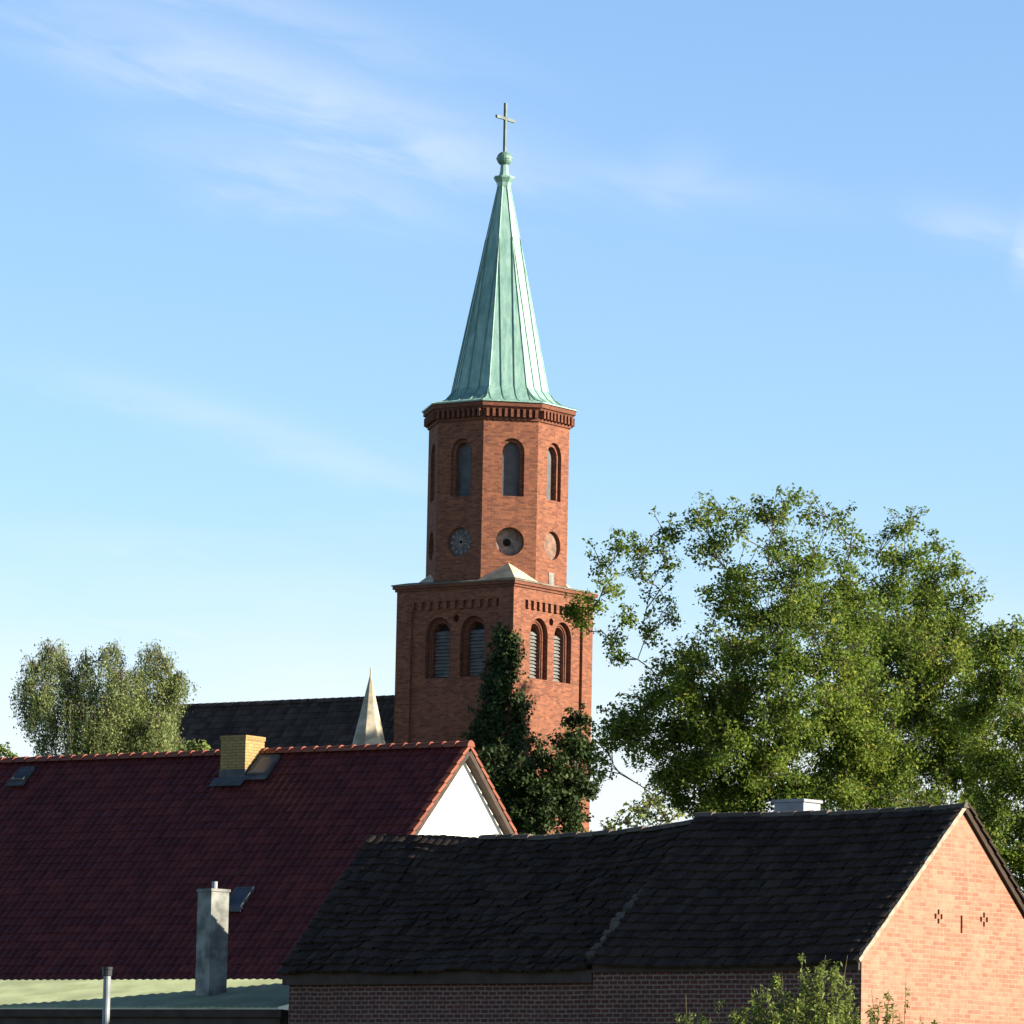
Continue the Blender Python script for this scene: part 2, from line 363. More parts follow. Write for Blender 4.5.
# ------------------------------------------------------------------ walls with openings
def arch(cx, z0, w, h, n=8, pointed=False):
    r = w / 2; zs = z0 + h - (r * 1.12 if pointed else r); pts = [(cx - r, z0), (cx + r, z0), (cx + r, zs)]
    for k in range(1, n):
        th = math.pi * k / n; pts.append((cx + r * math.cos(th), zs + (r * 1.12 if pointed else r) * math.sin(th)))
    pts.append((cx - r, zs)); return pts
def circ(cx, cz, r, n=20): return [(cx + r * math.cos(2*math.pi*k/n), cz + r * math.sin(2*math.pi*k/n)) for k in range(n)]
def rect(u0, u1, z0, z1): return [(u0, z0), (u1, z0), (u1, z1), (u0, z1)]
def plate(mb, T, d, outer, holes):
    """a wall sheet at depth d behind the face with openings cut in it; T(u, z, d) places a point"""
    loops = [[Vector((p[0], p[1], 0)) for p in lp] for lp in [outer] + holes]
    flat = [p for lp in loops for p in lp]
    for tri in tessellate_polygon(loops):
        a, b, c = [flat[i] for i in tri]
        if (b - a).cross(c - a).z < 0: b, c = c, b
        if abs((b - a).cross(c - a).z) < 1e-9: continue
        mb.face([T(q.x, q.y, d) for q in (a, b, c)], 0.5)
def jamb(mb, T, loop, d0, d1):
    n = len(loop)
    for k in range(n):
        a, b = loop[k], loop[(k + 1) % n]
        mb.face([T(b[0], b[1], d0), T(a[0], a[1], d0), T(a[0], a[1], d1), T(b[0], b[1], d1)], 0.5)
def slab(mb, T, loop, d0, d1):
    jamb(mb, T, loop[::-1], d1, d0) if False else None
    mb.face([T(p[0], p[1], d0) for p in loop]); jamb(mb, T, loop[::-1], d0, d1)

# ------------------------------------------------------------------ church
YT = 194.0; RZ = R(-34.5); KX = F_PX / YT
ax = P(496.3, 560, YT); C0 = Vector((ax.x, YT, 0)); Mc = frame(C0, RZ)
church = tag(empty('church', C0, RZ), 'red brick church with a square tower, octagonal belfry and tall green copper spire', 'church')
def zc(px, py, lx, ly): return P(px, py, (Mc @ Vector((lx, ly, 0))).y).z
H2 = 2.755
def sqT(k):
    a = math.pi / 2 * k; ca, sa = math.cos(a), math.sin(a)
    def T(u, z, d):
        x, y = u, -H2 + d
        return (x * ca - y * sa, x * sa + y * ca, z)
    return T
AP = 2.60
def ocT(k):
    a = math.pi / 4 * k; ca, sa = math.cos(a), math.sin(a)
    def T(u, z, d):
        x, y = u, -AP + d
        return (x * ca - y * sa, x * sa + y * ca, z)
    return T
z_top = (zc(516, 582, H2, -H2) + zc(393, 587, -H2, -H2)) / 2
z_sill = zc(455, 677, 0, -H2); z_arch = zc(437, 617, -0.8, -H2)
z_c1 = zc(455, 600.5, 0, -H2); z_c0 = zc(455, 608, 0, -H2); z_hole = zc(456, 618, 0, -H2)
print('tower', z_top, z_sill, z_arch, z_c1, z_c0)
PW = 0.70; DP = 0.11
tb = MB(); wins = []
for k in range(4):
    T = sqT(k)
    if k in (0, 1):
        panel = rect(-H2 + PW, H2 - PW, 8.0, z_c1)
        plate(tb, T, 0, rect(-H2, H2, 0, z_top), [panel]); jamb(tb, T, panel, 0, DP)
        outs = [arch(s * 0.82, z_sill, 1.20, z_arch - z_sill, 12, True) for s in (-1, 1)]
        eye = circ(0, z_hole, 0.15, 12)
        plate(tb, T, DP, panel, outs + [eye]); jamb(tb, T, eye, DP, DP + 0.3); tb.face([T(p[0], p[1], DP + 0.3) for p in eye], 0.5)
        for s, o in zip((-1, 1), outs):
            ins = arch(s * 0.82, z_sill + 0.02, 0.80, z_arch - z_sill - 0.22, 12, True)
            jamb(tb, T, o, DP, DP + 0.22); plate(tb, T, DP + 0.22, o, [ins]); jamb(tb, T, ins, DP + 0.22, DP + 0.60)
            wins.append((k, s * 0.82, z_sill + 0.02, 0.80, z_arch - z_sill - 0.22))
        w = 2 * (H2 - PW); n = 10; p = w / (n + 0.5)
        for i in range(n + 1):                      # corbel table under the cornice
            u0 = -H2 + PW + (i - 0.25) * p; tb.box(max(u0, -H2 + PW + .004), min(u0 + p * 0.48, H2 - PW - .004), 0.004, DP - 0.002, z_c0 - 0.02, z_c1 + 0.003, lambda x, y, z, T=T: T(x, z, y), 0.5)
    else:
        plate(tb, T, 0, rect(-H2, H2, 0, z_top), [])
tower = tb.build('tower', M['tower'], church)
for (k, u, z0, w, h) in wins:                        # louvred bell openings
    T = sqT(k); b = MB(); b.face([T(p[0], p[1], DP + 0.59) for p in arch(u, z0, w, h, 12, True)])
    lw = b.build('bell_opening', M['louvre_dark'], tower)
    s = MB(); n = 13
    for i in range(n):
        z = z0 + 0.08 + i * (h - 0.35) / n
        a = DP + 0.36
        s.face([T(u - w/2 + .004, z, a), T(u + w/2 - .004, z, a), T(u + w/2 - .004, z + 0.11, a + 0.10), T(u - w/2 + .004, z + 0.11, a + 0.10)])
        s.face([T(u - w/2 + .004, z, a), T(u - w/2 + .004, z - 0.03, a), T(u + w/2 - .004, z - 0.03, a), T(u + w/2 - .004, z, a)])
    s.build('louvre_slats', M['louvre'], tower)
    b2 = MB(); pts = arch(u, z0, w + 0.16, h + 0.09, 12, True)
    # brick roll around the inner arch
    for q0, q1 in zip(pts[2:], pts[3:]):
        b2.tube([T(q0[0], q0[1], DP + 0.20), T(q1[0], q1[1], DP + 0.20)], 0.045, 5)
    for sx in (-1, 1): b2.tube([T(u + sx * (w/2 + .08), z0, DP + 0.20), T(u + sx * (w/2 + .08), pts[2][1], DP + 0.20)], 0.045, 5)
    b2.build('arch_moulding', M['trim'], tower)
cb = MB()
for (e, z0, z1) in ((0.06, z_top - 0.18, z_top - 0.08), (0.13, z_top - 0.08, z_top + 0.04)):
    cb.box(-H2 - e, H2 + e, -H2 - e, H2 + e, z0, z1, var=.5)
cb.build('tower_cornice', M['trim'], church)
cp = MB(); e = 0.17
zr = z_top + 0.04
cp.rings([[(-H2-e, -H2-e, zr), (H2+e, -H2-e, zr), (H2+e, H2+e, zr), (-H2-e, H2+e, zr)], [(-H2-e, -H2-e, zr+.05), (H2+e, -H2-e, zr+.05), (H2+e, H2+e, zr+.05), (-H2-e, H2+e, zr+.05)],
          [(-2.45, -2.45, zr+.16), (2.45, -2.45, zr+.16), (2.45, 2.45, zr+.16), (-2.45, 2.45, zr+.16)]])
cp.build('tower_coping', M['coping'], church)
z_br = zc(510, 562, AP * .707, -AP * .707)
for k in range(4):                                    # the corner broaches
    a = math.pi / 2 * k; b = MB()
    def rot(x, y, z): return (x * math.cos(a) - y * math.sin(a), x * math.sin(a) + y * math.cos(a), z)
    c = H2 + 0.10 if k == 0 else 2.25; zb = zr + 0.10; q = AP * math.tan(R(22.5)) - 0.05
    A = rot(c, -c, zb); Bp = rot(q, -AP - .12, zb); Cp = rot(AP + .12, -q, zb); D = rot(AP * .707 - .05, -AP * .707 + .05, z_br if k == 0 else z_br - .25)
    b.face([A, D, Bp]); b.face([A, Cp, D]); b.face([Bp, D, Cp]); b.face([A, Bp, Cp])
    b.build('corner_broach', M['stone'], church)
# octagonal storey
z_e = zc(422, 416, -3, 0); z_fb = z_e - 0.30; z_db = z_fb - 0.34
zw0 = zc(512, 496, AP * .707, -AP * .707); zw1 = zc(512, 438, AP * .707, -AP * .707); zo = zc(512, 541.5, AP * .707, -AP * .707)
print('oct', z_e, zw0, zw1, zo)
oc = MB(); FW = AP * math.tan(R(22.5)); ow = []
for k in range(8):
    T = ocT(k); o = rect(-FW, FW, z_top - 0.2, z_e)
    if k in (0, 1, 2, 7, 3):
        win = arch(0.06, zw0, 0.98, zw1 - zw0, 12, True); eye = circ(0.04, zo, 0.56, 24)
        plate(oc, T, 0, o, [win, eye]); jamb(oc, T, win, 0, 0.13)
        ins = arch(0.06, zw0 + .02, 0.72, zw1 - zw0 - 0.16, 12, True)
        plate(oc, T, 0.13, win, [ins]); jamb(oc, T, ins, 0.13, 0.40)
        dd = {0: 0.16, 1: 0.42, 2: 0.16}.get(k, 0.3)
        jamb(oc, T, eye, 0, dd); ow.append((k, ins, eye, dd))
    else: plate(oc, T, 0, o, [])
octo = oc.build('octagon_storey', M['tower'], church)
for k, ins, eye, dd in ow:
    T = ocT(k)
    b = MB(); b.face([T(p[0], p[1], 0.34) for p in ins]); w = b.build('window', M['shutter'], octo)
    b = MB(); cu, cz = 0.04, zo
    b.face([T(p[0], p[1], dd - 0.01) for p in eye]); dial = b.build('clock_dial', M['clock_grey' if k in (0, 7) else 'clock'], octo)
    if k == 2: dial.data.materials[0] = M['clock_red']
    b = MB()
    for h in range(12 if k == 0 else 0):                                # hour marks
        th = 2 * math.pi * h / 12; c1, s1 = math.cos(th), math.sin(th); r0, r1, hw = 0.36, 0.50, 0.035
        b.face([T(cu + c1*r0 - s1*hw, cz + s1*r0 + c1*hw, dd - .02), T(cu + c1*r0 + s1*hw, cz + s1*r0 - c1*hw, dd - .02),
                T(cu + c1*r1 + s1*hw, cz + s1*r1 - c1*hw, dd - .02), T(cu + c1*r1 - s1*hw, cz + s1*r1 + c1*hw, dd - .02)][::-1])
    if k == 0:
        for h in range(6):
            th = math.pi * h / 6 + .2; c1, s1 = math.cos(th), math.sin(th)
            b.box(-0.3, 0.3, dd - .03, dd - .02, -.02, .02, lambda x, y, z: T(cu + x*c1 - z*s1, cz + x*s1 + z*c1, y))
    if k == 0: b.build('hour_marks', M['clock'], octo)
    if k == 2: continue
    b = MB(); lp = circ(cu - (0.04 if k == 1 else 0), cz, 0.15 if k == 1 else 0.06, 14); slab(b, T, lp, dd - 0.06, dd - 0.005); b.build('clock_hub', M['black'], octo)
b = MB(); T = ocT(2); b.box(-0.18, 0.16, -0.025, 0.05, z_top + 0.1, z_top + 0.62, lambda x, y, z: T(x, z, y)); b.build('hatch', M['concrete'], octo)
# cornice of the octagon
def octring(r, z, ph=22.5): return [(r * math.cos(R(45 * k + ph)), r * math.sin(R(45 * k + ph)), z) for k in range(8)]
b = MB()
b.rings([octring(2.80, z_db - .10), octring(2.88, z_db - .08), octring(2.88, z_db + 0.02), octring(2.80, z_db + 0.04)])
b.rings([octring(2.93, z_fb), octring(3.00, z_fb + 0.10), octring(3.06, z_fb + .10), octring(3.06, z_e - 0.02)])
for k in range(8):
    T = ocT(k)
    for i in range(9):
        u = -FW + (i + 0.5) * 2 * FW / 9; b.box(u - 0.055, u + 0.055, -0.22, 0.02, z_db + 0.03, z_fb + 0.002, lambda x, y, z: T(x, z, y))
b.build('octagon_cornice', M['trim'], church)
# spire
def zax(py): return P(496.3 + (560 - py) * ROLL, py, YT).z
prof = [(412.5, 78), (407.5, 65), (402, 56.5), (393, 49), (187, 6.2)]
rings = [(zax(y), hw / 0.978 / KX) for y, hw in prof]
rings[0] = (z_e + 0.02, 3.12)
b = MB(); b.rings([octring(3.12, z_e - 0.03)] + [octring(r, z) for z, r in rings])
spire = b.build('spire_roof', M['copper'], church)
b = MB()
for k in range(8):                                    # standing seams
    a = R(45 * k); ca, sa = math.cos(a), math.sin(a); c2 = math.cos(R(22.5)); tn = math.tan(R(22.5))
    for u in (-0.78, -0.26, 0.26, 0.78):
        pts = []
        for (z, r) in rings:
            if r * c2 * tn > abs(u) - 1e-6: pts.append((r * c2, z))
            else:
                z0, r0 = prev; f = (r0 * c2 * tn - abs(u)) / ((r0 - r) * c2 * tn); pts.append((c2 * (r0 + (r - r0) * f), z0 + (z - z0) * f)); break
            prev = (z, r)
        for (x0, z0), (x1, z1) in zip(pts, pts[1:]):
            def Q(x, u, z): return (x * sa + u * ca, -x * ca + u * sa, z)
            l = [(x0, u - .014, z0), (x0 + .035, u - .009, z0), (x0 + .035, u + .009, z0), (x0, u + .014, z0)]; h = [(x1, y, z1) if i in (0, 3) else (x1 + .035, y, z1) for i, (_, y, _) in enumerate(l)]
            for i in range(3): b.face([Q(*l[i]), Q(*l[i+1]), Q(*h[i+1]), Q(*h[i])][::-1])
    pts = [Vector((r * math.cos(a + R(22.5)), r * math.sin(a + R(22.5)), z)) for z, r in rings]
    b.tube(pts, 0.026, 5)
b.build('standing_seams', M['copper_dark'], church)
b = MB(); zn = [(zax(187), .27), (zax(183), .30), (zax(178.5), .42), (zax(177), .42), (zax(176), .22), (zax(172), .17), (zax(165), .15)]
b.rings([octring(r, z) for z, r in zn]); b.build('spire_collar', M['copper'], church)
b = MB(); zb = zax(158.8); n = 18
rr = []
for i in range(11):
    th = -math.pi/2 + math.pi * i / 10; rr.append([(0.31 * math.cos(th) * math.cos(2*math.pi*k/n) + 0, 0.31 * math.cos(th) * math.sin(2*math.pi*k/n), zb + 0.29 * math.sin(th)) for k in range(n)])
b.rings(rr)
b.rings([[(0.325 * math.cos(2*math.pi*k/n), 0.325 * math.sin(2*math.pi*k/n), zb + dz) for k in range(n)] for dz in (-.03, .03)])
b.build('finial_ball', M['copper_dark'], church, True)
b = MB(); zt = zax(103); zbar = zax(118.8)
b.box(-0.05, 0.05, -0.05, 0.05, zb + 0.25, zt)
b.box(-0.045, 0.045, -0.62, -0.062, zbar - .055, zbar + .055); b.box(-0.045, 0.045, 0.062, 0.62, zbar - .055, zbar + .055)
b.build('cross', M['cross'], church)
# nave
xr = -4.9
z_nr = zc(393, 698, xr, 0); NW, NP = 6.2, math.tan(R(52)); XL = -19.0
b = MB(); b.box(XL + .3, -H2 - 0.003, -NW + .4, NW - .4, 0, z_nr - (NW - .4) * NP - .2)
for x in (XL + .3,): b.face([(x, NW - .4, z_nr - (NW - .4) * NP - .2), (x, -NW + .4, z_nr - (NW - .4) * NP - .2), (x, 0, z_nr - .2)])
b.build('nave_wall', M['tower'], church)
b = MB(); nl = math.hypot(1, NP); sl_len = NW * nl
for s in (-1, 1):
    def pt(u, v, h, s=s): return (u, s * (v / nl + h * NP / nl), z_nr - v * NP / nl + h / nl)
    if s < 0: tile_field(b, pt, XL, -H2, sl_len, 0.33, 0.32, 0.03, 0.035, 0.02, 3)
    b.face([pt(XL, 0, -.02), pt(-H2, 0, -.02), pt(-H2, sl_len, -.02), pt(XL, sl_len, -.02)][::s])
b.build('nave_roof', M['nave_tile'], church)
b = MB(); ridge_caps(b, lambda u, a, c: (u, a, z_nr - .06 + c), XL, -H2 - .01, 0.42, 0.16, 0.18); b.build('nave_ridge_tiles', M['nave_tile'], church)
# stair turret
tx, ty = -1.72, -5.8
zt0 = zc(373, 752, tx, ty); zt1 = zc(374.5, 676, tx, ty)
def tring(r, z): return [(tx + x, ty + y, z) for x, y, z in octring(r, z)]
b = MB(); b.rings([tring(0.62, 0), tring(0.62, zt0)]); b.build('stair_turret', M['tower'], church)
b = MB(); b.rings([tring(0.72, zt0 - .08), tring(0.72, zt0), tring(0.03, zt1)]); b.tube([(tx, ty, zt1 - .1), (tx, ty, zt1 + 0.32)], 0.025, 5)
b.build('turret_roof', M['turret'], church)

# ------------------------------------------------------------------ red-roofed house
HA = P(469, 746, 125.0); hW, hRise = 6.4, 6.32; hp = hRise / hW; hn = math.hypot(1, hp)
house = tag(empty('house', (HA.x, HA.y, 0), RZ), 'long house with dark red tiled roof, yellow chimney and white rendered gable', 'house')
Mh = frame(Vector((HA.x, HA.y, 0)), RZ); Mhi = Mh.inverted(); zR = HA.z; HL = -24.0
def hpt(u, v, h, s=-1): return (u, s * (v / hn + h * hp / hn), zR - v * hp / hn + h / hn)
b = MB()
for s in (-1, 1):
    f = lambda u, v, h, s=s: hpt(u, v, h, s)
    tile_field(b, f, HL, 0.0, hW * hn, 0.23, 0.30, 0.032, 0.022, 0.012, 5)
    b.face([f(HL, 0, -.03), f(0, 0, -.03), f(0, hW * hn, -.03), f(HL, hW * hn, -.03)][::s])
hroof = b.build('roof', M['red_tile'], house)
b = MB(); ridge_caps(b, lambda u, a, c: (u, a, zR - .02 + c), HL, 0.02, 0.40, 0.13, 0.165)
b.build('ridge_tiles', M['ridge_tile'], house)
b = MB()                                              # verge tiles down both rakes
for s in (-1, 1):
    n = 25; g_ = hW * hn / n
    for i in range(n):
        va, vb = i * g_, (i + 1) * g_ + .03; var = random.random()
        c = [hpt(-.10, va, .045, s), hpt(.05, va, .045, s), hpt(.05, vb, .085, s), hpt(-.10, vb, .085, s)]
        d = [hpt(-.10, va, -.02, s), hpt(.05, va, -.035, s), hpt(.05, vb, -.0, s), hpt(-.10, vb, -.02, s)]
        for q in ((c[0], c[1], c[2], c[3]), (c[1], d[1], d[2], c[2]), (c[3], c[2], d[2], d[3]), (c[0], d[0], d[1], c[1]), (d[0], d[3], d[2], d[1]), (c[0], c[3], d[3], d[0])): b.face(q, var)
b.build('verge_tiles', M['ridge_tile'], house)
b = MB(); zE = zR - hRise
gy = hW - 0.5; zg = zR - gy * hp - .12
b.box(HL + .3, -0.22, -gy, gy, 0, zg)
for x, o in ((-0.22, 1), (HL + .3, -1)): b.face([(x, -gy, zg), (x, gy, zg), (x, 0, zR - .12)][::o])
b.build('wall', M['stucco'], house)
b = MB()
for s in (-1, 1):
    for (v0, v1) in ((0.12, hW * hn - .05),):
        q = [hpt(-.20, v0, -.04, s), hpt(.03, v0, -.04, s), hpt(.03, v1, -.04, s), hpt(-.20, v1, -.04, s)]; q2 = [hpt(-.20, v0, -.16, s), hpt(.03, v0, -.16, s), hpt(.03, v1, -.16, s), hpt(-.20, v1, -.16, s)]
        for w in ((q2[0], q2[1], q2[2], q2[3]), (q[1], q[2], q2[2], q2[1]), (q[2], q[3], q2[3], q2[2])): b.face(w)
b.build('verge_board', M['soffit'], house)
b = MB(); ye = -hW - 0.08
pr = [(math.cos(math.pi + math.pi * k / 8) * .08, math.sin(math.pi + math.pi * k / 8) * .08) for k in range(9)]
for (a0, a1), (c0, c1) in zip(pr, pr[1:]): b.face([(HL, ye + a0, zE + a1), (0, ye + a0, zE + a1), (0, ye + c0, zE + c1), (HL, ye + c0, zE + c1)])
b.build('gutter', M['lead'], house)
nW = (Mh.to_3x3() @ Vector((0, -hp, 1))).normalized()
def onroof(px, py): 
    q = Mhi @ hit(px, py, HA, nW); return q.x, (zR - q.z) / hp * hn
# chimney
cu, cv = onroof(231, 782); cs = 0.40
ctop = P(245, 735.5, (Mh @ Vector((cu, -cv / hn, 0))).y).z
cyy = -cv / hn + cs + .05
b = MB(); b.box(cu - cs, cu + cs, cyy - cs, cyy + cs, zR - 2.2, ctop - .10); chim = b.build('chimney', M['yellow_brick'], house)
b = MB(); b.box(cu - cs - .02, cu + cs + .02, cyy - cs - .02, cyy + cs + .02, ctop - .10, ctop); b.build('chimney_cap', M['yellow_brick'], chim)
b = MB(); zf = zR - (abs(cyy) + cs) * hp
b.box(cu - cs - .02, cu + cs + .02, cyy - cs - .02, cyy + cs + .02, zf - .2, zf + 0.28)
b.face([hpt(cu - cs - .12, (abs(cyy) + cs) * hn, .10), hpt(cu + cs + .12, (abs(cyy) + cs) * hn, .10), hpt(cu + cs + .12, (abs(cyy) + cs) * hn + .35, .11), hpt(cu - cs - .12, (abs(cyy) + cs) * hn + .35, .11)][::-1])
b.build('flashing', M['lead'], chim)
def skylight(px, py, w, l, lift, label=None):
    u, v = onroof(px, py)
    def Q(x, y, z): return hpt(u + x, v + y, z + 0.05)
    o = lambda y: lift * (l / 2 - 0 + y) * 0 + 0
    fr = MB()
    for (x0, x1, y0, y1) in ((-w/2, -w/2 + .06, -l/2, l/2), (w/2 - .06, w/2, -l/2, l/2), (-w/2 + .06, w/2 - .06, -l/2, -l/2 + .06), (-w/2 + .06, w/2 - .06, l/2 - .06, l/2)):
        fr.box(x0, x1, y0, y1, -.05, .06, lambda x, y, z: Q(x, y, z + (lift * (y + l/2) if z > 0 else 0)))
    s = fr.build('skylight', M['lead'], house)
    p = MB(); p.face([Q(-w/2 + .06, -l/2 + .06, .05 + lift * .06), Q(w/2 - .06, -l/2 + .06, .05 + lift * .06), Q(w/2 - .06, l/2 - .06, .05 + lift * (l - .06)), Q(-w/2 + .06, l/2 - .06, .05 + lift * (l - .06))][::-1])
    p.build('pane', M['glass'], s)
    a = MB(); a.box(-w/2 - .08, w/2 + .08, l/2 + .003, l/2 + .16, .03, .06, Q); a.build('apron', M['lead'], s)
skylight(24, 777, 0.45, 0.60, 0.10); skylight(265, 768, 0.60, 0.80, 0.06); skylight(240, 900, 0.55, 0.75, 0.0)

# ------------------------------------------------------------------ brick barn
BR = R(-40); bex = Vector((math.cos(BR), math.sin(BR), 0)); bey = Vector((-math.sin(BR), math.cos(BR), 0))
Ec = P(860, 958, 80.0); bW = 2.88
Ap0 = Ec + bey * bW; Apx = P(963, 806, Ap0.y); bZ = Apx.z; bRise = bZ - Ec.z
B0 = Vector((Ap0.x, Ap0.y, 0)); Mb = frame(B0, BR); Mbi = Mb.inverted()
print('barn', proj(Vector((Ap0.x, Ap0.y, bZ))), bRise, bZ)
barn = tag(empty('barn', B0, BR), 'old brick barn with sagging dark tiled roof and sunlit gable with diamond vents', 'barn')
bp = bRise / bW; bn = math.hypot(1, bp)
XJ = walk_to_px(Vector((Ap0.x, Ap0.y, bZ)), bex, 698); XB = walk_to_px(Vector((Ap0.x, Ap0.y, bZ)), bex, 372)
print('barn len', XJ, XB)
def sag1(u): return 0.05 * math.sin(math.pi * min(1, max(0, u / XJ))) 
# left part: ridge heights read along its sagging line
keys = []
for px, py in ((370, 834), (420, 836.5), (481, 839.5), (543, 839.5), (602, 836), (650, 831), (700, 824.5)):
    q = walk_to_px(Vector((Ap0.x, Ap0.y, bZ)), bex, px); keys.append((q, P(px, py, (Vector((Ap0.x, Ap0.y, 0)) + bex * q).y).z))
keys.sort()
def zl(u): return float(np.interp(u, [k[0] for k in keys], [k[1] for k in keys]))
zeL = P(283, 973, (Mb @ Vector((XB, -bW, 0))).y).z
print('left eave', zeL, Ec.z, keys)
def bpt(u, v, h, s=-1): return (u, s * (v / bn + h * bp / bn), bZ - sag1(u) - v * bp / bn + h / bn)
def lpt(u, v, h, s=-1):
    f = v / (bW * bn); u = u + 0.42 * f * (XJ - u) / (XJ - XB); z = zl(u); ze = zeL + 0.02 - 0.10 * math.sin(math.pi * f) * .5
    return (u, s * (v / bn + h * bp / bn), z + (ze - z) * f + h / bn + 0.02 * math.sin(u * 2.1 + v * 1.7))
for (pt_, u0, u1, jit) in ((bpt, XJ, 0.0, 0.045), (lpt, XB, XJ - .02, 0.075)):
    b = MB()
    for s in (-1, 1):
        f = lambda u, v, h, s=s: pt_(u, v, h, s)
        tile_field(b, f, u0, u1, bW * bn + .08, 0.18, 0.225, 0.016, 0.042, jit * .8, 3)
        nn = 24
        for i in range(nn):
            a, c = u0 + (u1 - u0) * i / nn, u0 + (u1 - u0) * (i + 1) / nn
            for (v0, v1) in ((0, bW * bn / 2), (bW * bn / 2, bW * bn)):
                b.face([f(a, v0, -.05), f(c, v0, -.05), f(c, v1, -.05), f(a, v1, -.05)][::s])
    b.build('roof', M['barn_tile'], barn)
b = MB(); ridge_caps(b, lambda u, a, c: (u, a, bZ - sag1(u) - .03 + c), XJ - .05, 0.0, 0.36, 0.075, 0.09, jit=.025)
UC = walk_to_px(Vector((Ap0.x, Ap0.y, bZ)), bex, 481)
ridge_caps(b, lambda u, a, c: (u, a, zl(u) + c), UC, XJ - .1, 0.36, 0.08, 0.10, jit=.04); b.build('ridge_tiles', M['barn_ridge'], barn)
b = MB()
m_ = 26; L_ = bW * bn + .05
for i in range(m_):
    v0, v1 = i * L_ / m_, (i + 1) * L_ / m_; t_ = random.uniform(.05, .085)
    b.box(-.05, .022, v0, v1, -.045, t_ * .42, bpt)
b.build('verge_mortar', M['mortar'], barn)
b = MB(); b.box(-.05, .02, .04, bW * bn, -.06, .02, lambda x, y, z: bpt(x, y, z, 1))
for i in range(14):
    v0 = i * (bW * bn) / 14; v1 = v0 + (bW * bn) / 14 + .04
    b.box(-.15, .06, v0, v1, .03, .07, lambda x, y, z, v0=v0: bpt(x, y, z + .03 * (y - v0) / .3, 1))
b.build('verge_tiles', M['barn_tile'], barn)
def bT(u, z, d): return (-0.04 - d, u, z)               # the gable face
ze = Ec.z - .03; gw = bW - 0.10
b = MB(); gab = [(-gw, 0), (gw, 0), (gw, ze), (0, bZ - .10), (-gw, ze)]
n_g = (Mb.to_3x3() @ Vector((1, 0, 0)))
def ong(px, py): q = Mbi @ hit(px, py, B0 + bex * -.04, n_g); return q.y, q.z
holes = []
for (px, py) in ((938.5, 916.5), (984, 919.5)):
    u, z = ong(px, py)
    for (du, dz) in ((0, .075), (-.085, 0), (.085, 0), (0, -.075)): holes.append(rect(u + du - .028, u + du + .028, z + dz - .042, z + dz + .042))
u, z = ong(961.5, 924); holes.append(rect(u - .028, u + .028, z - .15, z + .14))
plate(b, bT, 0, gab, holes)
for h in holes: jamb(b, bT, h, 0, .12)
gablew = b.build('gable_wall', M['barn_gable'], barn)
for (i0, i1, nm) in ((0, 4, 'gable_vent'), (4, 8, 'gable_vent'), (8, 9, 'slit_vent')):
    b = MB()
    for h in holes[i0:i1]: b.face([bT(p[0], p[1], .115) for p in h])
    b.build(nm, M['black'], gablew)
b = MB()
b.face([(XJ, -gw, 0), (-.043, -gw, 0), (-.043, -gw, ze), (XJ, -gw, ze)]); b.face([(-.043, gw, 0), (XB + .5, gw, 0), (XB + .5, gw, zeL), (-.043, gw, ze)])
b.face([(XJ, -gw + .5, 0), (XJ, -gw, 0), (XJ, -gw, ze), (XJ, -gw + .5, ze)])
b.face([(XB + .5, -gw + .12, 0), (XJ, -gw + .12, 0), (XJ, -gw + .12, zeL), (XB + .5, -gw + .12, zeL)])
b.face([(XB + .5, gw, 0), (XB + .5, -gw + .12, 0), (XB + .5, -gw + .12, zeL), (XB + .5, 0, zl(XB) - .1), (XB + .5, gw, zeL)])
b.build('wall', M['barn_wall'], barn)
b = MB(); b.box(XJ + .02, -.06, -gw - .06, -gw - .003, ze - .16, ze - .01); b.box(XB + .46, XJ - .02, -gw - .02, -gw + .117, zeL - .22, zeL + .03)
b.build('eave_board', M['wood_dark'], barn)
b = MB()                                              # mortar fillet along the step between the two roofs
for i in range(22):
    v0, v1 = bW * bn * (.52 + .46 * i / 22), bW * bn * (.52 + .46 * (i + 1) / 22)
    b.box(XJ - random.uniform(.01, .13), XJ + random.uniform(.02, .10), v0 - .005, v1 + .005, -.05, random.uniform(.02, .075), bpt)
b.build('step_fillet', M['barn_ridge'], barn)
# low zinc-clad chimney behind the ridge
u0 = walk_to_px(Vector((Ap0.x, Ap0.y, bZ)) + bey * .75, bex, 815); ch = 0.29
zt = P(805, 799, (Mb @ Vector((u0, .5, 0))).y).z
b = MB(); b.box(u0 - 2 * ch - .04, u0, .42, .42 + 2 * ch - .1, bZ - 1.2, zt - .05, var=.5); c = b.build('chimney', M['chim_grey'], barn)
b = MB(); b.box(u0 - 2 * ch - .07, u0 + .03, .39, .35 + 2 * ch, zt - .05, zt); b.build('chimney_cap', M['chim_grey'], c)

# ------------------------------------------------------------------ shed with green roof
sY = 89.35; SF = P(283, 1006, sY); srz = RZ; Ms = frame(Vector((SF.x, SF.y, 0)), srz)
shed = tag(empty('shed', (SF.x, SF.y, 0), srz), 'low shed with pale green corrugated roof and a grey concrete chimney', 'shed')
zs0 = SF.z; sd_, srise = 3.0, 0.60; SL = -12.0
b = MB(); n = int(-SL / 0.045)
for i in range(n):
    xa, xb = SL + i * .045, SL + (i + 1) * .045; ha = .012 * math.sin(i * math.pi / 2); hb = .012 * math.sin((i + 1) * math.pi / 2)
    b.face([(xa, -.1, zs0 - .02 + ha), (xb, -.1, zs0 - .02 + hb), (xb, sd_, zs0 + srise + hb), (xa, sd_, zs0 + srise + ha)], .5)
    b.face([(xa, -.1, zs0 - .05), (xb, -.1, zs0 - .05), (xb, -.1, zs0 - .02 + hb), (xa, -.1, zs0 - .02 + ha)], .5)
